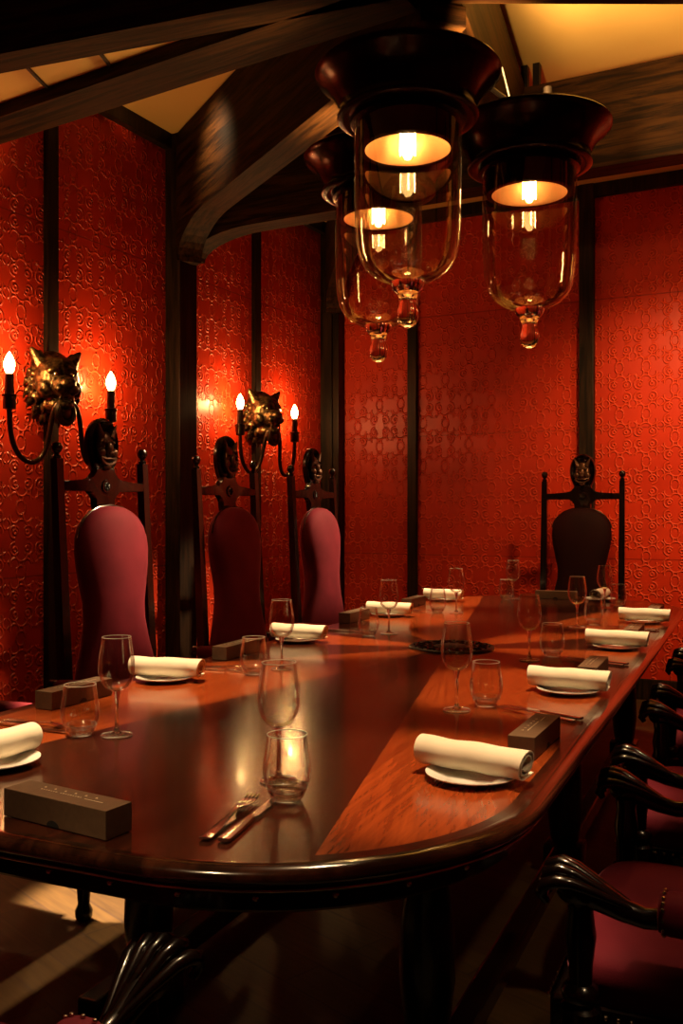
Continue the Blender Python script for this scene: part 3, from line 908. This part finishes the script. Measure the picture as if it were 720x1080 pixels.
BX = [(V(-.4415, 1.522, ZT), (.82, -.57), 'brown printed gift box at the near left rim, largest in view'),
      (V(-.702, 2.50, ZT), (0.04, 1), 'brown gift box on the left behind the tumbler and wine glass'),
      (V(-.365, 3.30, ZT), (0, 1), 'brown gift box before the middle left chair'),
      (V(.06, 4.36, ZT), (0, 1), 'brown gift box before the far left chair'),
      (V(.385, 5.05, ZT), (0, 1), 'brown gift box between the two farthest left napkins'),
      (V(.413, 2.022, ZT), (.03, 1), 'brown printed gift box on the right behind the nearest napkin'),
      (V(.765, 2.88, ZT), (0, 1), 'brown gift box behind the second napkin on the right'),
      (V(1.16, 3.76, ZT), (0, 1), 'brown gift box behind the third napkin on the right'),
      (V(1.525, 4.60, ZT), (0, 1), 'brown gift box behind the fourth napkin on the right'),
      (T(-.02, 2.12, ZT), (1, 0.02), 'brown gift box lying crosswise before the dark far chair')]
for p, d, lab in BX:
    p = V(p.x, p.y, ZT)
    if d == (.82, -.57): rz = heading(V(.195, -.12, 0))
    else: rz = ang_y(*d)
    if lab.startswith('brown printed gift box on the right'): pass
    put(gbox, p, rz, lab, 'box', 'brown gift boxes')

# cutlery pairs: fork with a knife under it
CU = [(V(-.165, 1.535, 0), V(.076, .286, 0), 'in the dark foreground ray, before the front tumbler'),
      (V(.49, 2.335, 0), V(-.177, .17, 0), 'behind the printed box on the right'),
      (V(.845, 3.15, 0), V(-.19, .165, 0), 'behind the second box on the right'),
      (V(1.245, 4.05, 0), V(-.19, .15, 0), 'behind the third box on the right'),
      (V(-.37, 3.005, 0), V(.19, -.07, 0), 'right of the nearest complete napkin on the left'),
      (V(-.715, 2.205, 0), V(.18, -.09, 0), 'at the left picture edge beside the tumbler'),
      (V(.03, 3.98, 0), V(.19, -.08, 0), 'right of the napkin at the middle left chair'),
      (V(.39, 4.74, 0), V(.19, -.08, 0), 'right of the napkin at the far left chair')]
for p, d, where in CU:
    d = d.normalized(); s_ = V(d.y, -d.x, 0)
    p = V(p.x, p.y, ZT)
    put(fork, p - s_*.017, heading(d), 'steel dinner fork lying beside its knife, ' + where, 'fork', 'dinner forks')
    put(knife, p + s_*.017 + d*.01, heading(d)-.03, 'steel table knife lying beside its fork, ' + where, 'knife', 'table knives')

# ------------------------------------------------------------------ lights
def light(kind, name, loc, energy, col, size=.05, target=None, angle=60, blend=.5):
    l = bpy.data.lights.new(name, kind); l.energy = energy; l.color = col
    if kind == 'AREA': l.size = size
    else: l.shadow_soft_size = size
    if kind == 'SPOT': l.spot_size = math.radians(angle); l.spot_blend = blend
    o = bpy.data.objects.new(name, l); COL.objects.link(o); o.location = loc
    if target is not None: o.rotation_euler = (Vector(target)-Vector(loc)).to_track_quat('-Z', 'Y').to_euler()
    return o
WARM = (1, .66, .34)
def up(p, tgt, e, ang): light('SPOT', 'ceiling_fill', p, e, (1, .60, .22), .05, tgt, ang, .5)  # added spots without fittings, brighten the ceiling and soffit
for k, p in enumerate(LP):
    light('POINT', 'pendant_light', (p.x, p.y, 2.49), 90, (1, .58, .22), .02)
up((LP[2].x, LP[2].y, 2.80), R(-1.45, .72, CEIL), 330, 34)
up((LP[0].x, LP[0].y, 2.80), R(-1.5, -.50, 3.0), 90, 30)
up((LP[1].x, LP[1].y, 2.80), R(.90, .78, CEIL), 130, 104)
up((LP[0].x+.2, LP[0].y+.1, 2.78), R(.15, .62, CEIL), 60, 84)
for s_ in SC:
    for sx in (-1, 1):
        w = s_.matrix_basis @ V(sx*.35, .085, .06)
        light('POINT', 'candle_light', w, 34, (1, .50, .16), .025)
# added spots without fittings that brighten the far end of the room
light('SPOT', 'back_wall_fill', R(2.3, .9, 2.2), 330, (1, .55, .2), .05, R(1.5, 3.3, 1.75), 75, .8)
light('SPOT', 'back_wall_fill', R(.5, 1.75, 2.9), 120, (1, .55, .2), .05, R(.2, 3.3, 1.3), 85, .9)
# narrow ceiling downlights, and added spots that have no fitting
def down(p, tgt, e, ang, blend=.6, size=.05, col=WARM): light('SPOT', 'overhead_spot', p, e, col, size, tgt, ang, blend)
for t_, e in ((-1.7, 260), (-.75, 280), (.22, 300), (1.1, 290)):
    down(T(.62, t_+.12, 2.9), T(.44, t_+.02, TOPZ), e, 22, .5)
for t_, e in ((-1.9, 230), (-1.0, 290), (-.08, 320), (.9, 300), (1.8, 290)):
    down(T(-.72, t_-.05, 2.9), T(-.50, t_+.03, TOPZ), e*1.35, 27, .8)
down(T(.1, 1.9, 2.9), T(.15, 2.05, TOPZ), 80, 20)
down(T(-.25, -2.45, 2.9), T(-.2, -1.95, TOPZ), 130, 26)  # added fill for the dark near-left end of the table
down(R(.25, 1.15, 2.93), R(-1.5, -.14, 1.08), 850, 20)
down(R(.2, 2.9, 2.93), R(-1.55, 1.72, 1.08), 700, 19)
light('SPOT', 'overhead_spot', (-.93, 4.93, 3.40), 34, WARM, .06, (-.60, 5.12, 3.18), 84, 1)
down(T(-1.25, -.78, 3.45), T(-.93, -.88, 0), 4200, 8.5)
down(V(-.95, .15, 2.9), V(-.30, 1.18, .62), 110, 20)  # added spot, brightens the near-left arm pad
down(V(.18, 2.15, 2.92), V(-.22, 1.20, .66), 170, 13)  # added spot, puts highlights on the near-left paw
down(V(1.1, .6, 3.0), V(.45, 1.6, .63), 60, 20)  # added spot for highlights on the nearest right paw
down(V(1.75, 1.6, 3.0), V(.85, 2.6, .63), 60, 24)  # likewise added, for the next arms on the right

w = bpy.data.worlds.new('World'); scene.world = w; w.use_nodes = True
w.node_tree.nodes['Background'].inputs[0].default_value = (1, .45, .2, 1)
w.node_tree.nodes['Background'].inputs[1].default_value = .004

cam = bpy.data.cameras.new('camera'); co_ = bpy.data.objects.new('camera', cam); COL.objects.link(co_)
cam.sensor_fit = 'VERTICAL'; cam.sensor_height = 36; cam.lens = 36*FPX/1080; cam.clip_start = .02
co_.location = (0, 0, EYE); co_.rotation_euler = (PI/2, 0, 0)
scene.camera = co_
scene.view_settings.view_transform = 'Standard'
scene.view_settings.look = 'None'
scene.view_settings.exposure = .14
try:
    scene.cycles.sample_clamp_indirect = 3.0
    scene.cycles.glossy_bounces = 8; scene.cycles.max_bounces = 12; scene.cycles.transparent_max_bounces = 24
    scene.cycles.caustics_reflective = False; scene.cycles.caustics_refractive = False
except Exception: pass
